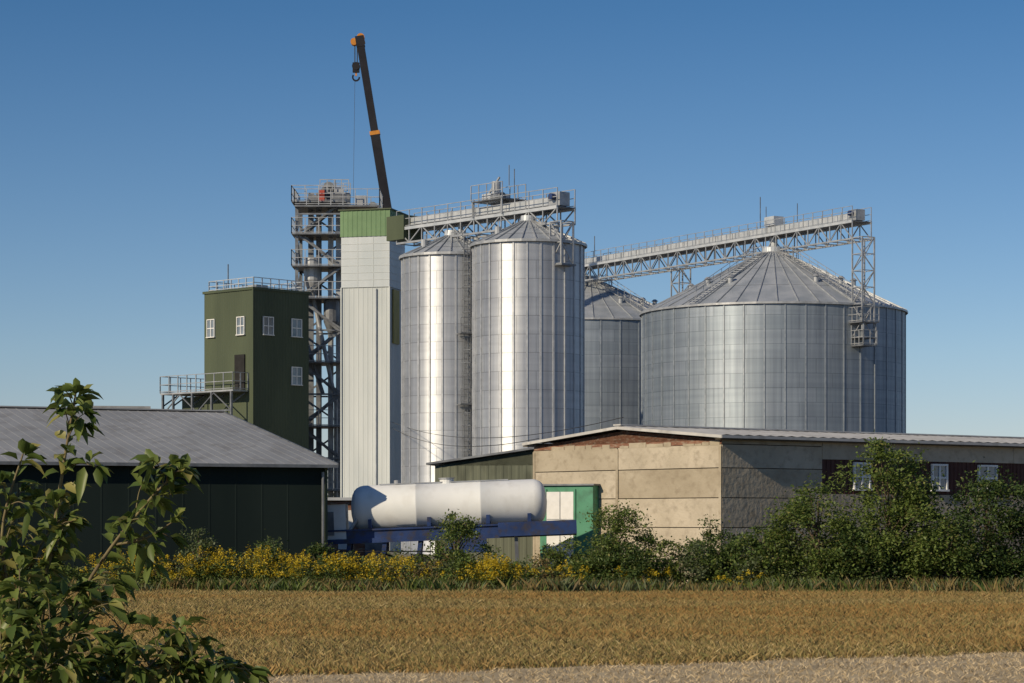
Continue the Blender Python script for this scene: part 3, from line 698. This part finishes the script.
P=np.concatenate(Ps); P[:,2]=np.maximum(P[:,2],.3); faces_obj('distant_tree_line',leaves(P,1.6),4,[DG,MG],(rng.random(len(P))<.4).astype(int))

# ------------------------------------------------------------ foreground shrub
e=empty('foreground_shrub')
shl=leafmat('shrub_leaf',(.07,.115,.025),(.18,.23,.06),(.32,.30,.10),.35,.42)
LV=[];LF=[]
def leaf(p,d,L_,w,fold=.25,droop=.3):
    d=d.normalized(); side=d.cross(Vector((random.gauss(0,.5),random.gauss(0,.5),1)))
    if side.length<.01: return
    side.normalize(); nrm=side.cross(d).normalized()
    pts=[]
    for t,ww in ((0,0),(.3,.95),(.68,.8),(1,0)):
        c=p+d*(L_*t)+Vector((0,0,-droop*L_*t*t)); pts.append((c,ww))
    base=len(LV); m0,m1,m2,m3=[q[0] for q in pts]
    e1=side*w/2*pts[1][1]; e2=side*w/2*pts[2][1]; f=nrm*w*fold
    for q in (m0,m1,m2,m3,m1+e1+f,m2+e2+f,m1-e1+f,m2-e2+f): LV.append(tuple(q))
    for fc in ((0,4,1),(0,1,6),(4,5,2,1),(1,2,7,6),(5,3,2),(2,3,7)): LF.append(tuple(i+base for i in fc))
tw=MB()
def branch(pts,r0,r1,dens=26,side=True,start=.25,sub=9,sl=.16):
    pts=[Vector(p) for p in pts]
    Q=[]
    for i in range(len(pts)-1):
        a=pts[max(0,i-1)];b0=pts[i];c=pts[i+1];d=pts[min(len(pts)-1,i+2)]
        for k in range(6):
            t=k/6; Q.append(.5*((2*b0)+(c-a)*t+(2*a-5*b0+4*c-d)*t*t+(3*b0-a-3*c+d)*t**3))
    Q.append(pts[-1]); n=len(Q)-1
    for i in range(n):
        ra=r0+(r1-r0)*i/n; rb=r0+(r1-r0)*(i+1)/n; tw.cyl(Q[i],Q[i+1],ra,rb,twigm,7,False)
    tot=sum((Q[i+1]-Q[i]).length for i in range(n))
    def at(t):
        x=t*n; i=min(n-1,int(x)); return Q[i].lerp(Q[i+1],x-i),(Q[i+1]-Q[i]).normalized()
    for k in range(int(tot*dens)):
        t=random.uniform(start,1); p,d=at(t); o_=Vector((random.gauss(0,1),random.gauss(0,1),random.gauss(0,.6)))
        dd=(o_.normalized()*.9+d*.6); p2=p+dd.normalized()*.012; leaf(p2,dd,random.uniform(.05,.09),random.uniform(.024,.042),random.uniform(.1,.35),random.uniform(.1,.7))
    p,d=at(1); 
    for k in range(4): leaf(p,d+Vector((random.gauss(0,.5),random.gauss(0,.5),random.gauss(0,.4))),random.uniform(.05,.085),.034,.2,.3)
    if side:
        for k in range(sub):
            t=random.uniform(start,.97); p,d=at(t); o_=Vector((random.gauss(0,1),random.gauss(0,.8),random.gauss(.1,.5))).normalized()
            end=p+(o_*.8+d*.7).normalized()*random.uniform(.5,1.1)*sl; midp=p.lerp(end,.5)+Vector((0,0,.012))
            branch([p,midp,end-Vector((0,0,.015))],max(.0022,r1*.8),.0012,50,False,.1)
bs=(-1.68,8.1,0)
branch([bs,(-1.68,8.1,1.0),(-1.62,8.1,1.6),(-1.56,8.05,2.0),(-1.50,8.0,2.35),(-1.455,8.0,2.62)],.016,.003,24,True,.58,16,.13)
branch([(-1.62,8.1,1.3),(-1.52,8,1.75),(-1.38,7.9,2.02),(-1.2,7.85,2.25),(-1.08,7.8,2.36)],.009,.003,28,True,.42,10,.12)
branch([(-1.3,7.88,2.12),(-1.2,7.86,2.14),(-1.1,7.84,2.2)],.005,.002,34,True,.2,5,.10)
branch([(-1.62,8.1,1.3),(-1.66,8.05,1.8),(-1.70,8,2.15),(-1.63,8,2.42)],.009,.003,28,True,.5,11,.14)
branch([(-1.66,8.05,1.9),(-1.6,8.1,2.1),(-1.5,8.15,2.25)],.006,.002,28,True,.2,5,.12)
branch([(-1.7,8.1,1.2),(-1.78,8.1,1.8),(-1.80,8.0,2.3)],.009,.003,28,True,.4,10,.15)
branch([(-1.5,8,1.3),(-1.3,7.85,1.65),(-1.05,7.75,1.74),(-.84,7.7,1.72)],.009,.002,36,True,.35,10,.13)
for q,zt in (((-1.38,7.75),1.92),((-1.1,7.7),1.80),((-1.62,7.6),1.9),((-1.45,7.6),1.82),((-1.25,7.8),1.78),((-.96,7.75),1.72),((-1.72,8.0),2.0),((-1.5,7.9),1.95),((-1.75,7.7),1.85),((-1.3,8.1),1.85),((-1.6,7.8),2.05)):
    branch([(-1.6,8,1.0),((-1.6+q[0])/2,q[1],(1.0+zt)/2+.1),(q[0],q[1],zt)],.008,.002,38,True,.4,13,.17)
for q in ((-1.3,8.1),(-1.9,8.3),(-1.6,8.5),(-1.5,7.7),(-1.1,8.1)):
    branch([bs,(q[0],q[1],.6),(q[0]+.05,q[1],1.25)],.014,.003,30,True,.3,14,.25)
tw.build('stems_and_twigs',e,True)
me=bpy.data.meshes.new('leaves'); me.from_pydata(LV,[],LF); me.materials.append(shl); me.update()
me.polygons.foreach_set('use_smooth',[True]*len(LF))
ob=bpy.data.objects.new('leaves',me); S.collection.objects.link(ob); ob.parent=e

# ------------------------------------------------------------ light, sky, camera
el=math.radians(27); sd=Vector((-.72,-.69,0)).normalized(); to=Vector((sd.x*math.cos(el),sd.y*math.cos(el),math.sin(el)))
sl_=bpy.data.lights.new('sun','SUN'); sl_.energy=4.3; sl_.angle=math.radians(.53); sl_.color=(1,.83,.60)
so=bpy.data.objects.new('sun',sl_); S.collection.objects.link(so); so.rotation_euler=to.to_track_quat('Z','Y').to_euler(); so.location=(-60,-20,60)
w=bpy.data.worlds.new('World'); S.world=w; w.use_nodes=True; N=w.node_tree.nodes; L=w.node_tree.links
sk=N.new('ShaderNodeTexSky'); sk.sky_type='NISHITA'; sk.sun_disc=False; sk.sun_elevation=el; sk.sun_rotation=math.atan2(sd.x,sd.y)
sk.air_density=1.0; sk.dust_density=.3; sk.ozone_density=4.0; sk.altitude=800
tc=N.new('ShaderNodeTexCoord'); sp=N.new('ShaderNodeSeparateXYZ'); L.new(tc.outputs['Generated'],sp.inputs[0])
rp=N.new('ShaderNodeValToRGB'); L.new(sp.outputs['Z'],rp.inputs[0]); E=rp.color_ramp.elements
E[0].position=0; E[0].color=(.76,.69,.77,1); E[1].position=1; E[1].color=(.65,.75,.85,1)
x=E.new(.07); x.color=(.66,.68,.74,1); x=E.new(.21); x.color=(.32,.50,.62,1)
mu=N.new('ShaderNodeMixRGB'); mu.blend_type='MULTIPLY'; mu.inputs[0].default_value=1
L.new(sk.outputs[0],mu.inputs[1]); L.new(rp.outputs[0],mu.inputs[2]); L.new(mu.outputs[0],N['Background'].inputs[0]); N['Background'].inputs[1].default_value=.11
cd=bpy.data.cameras.new('camera'); cam=bpy.data.objects.new('camera',cd); S.collection.objects.link(cam)
cd.sensor_width=36; cd.lens=84.375; cd.shift_y=178.5/1024; cd.clip_start=.1; cd.clip_end=12000
cam.location=(0,0,2.2); cam.rotation_euler=(math.radians(90),0,0); S.camera=cam
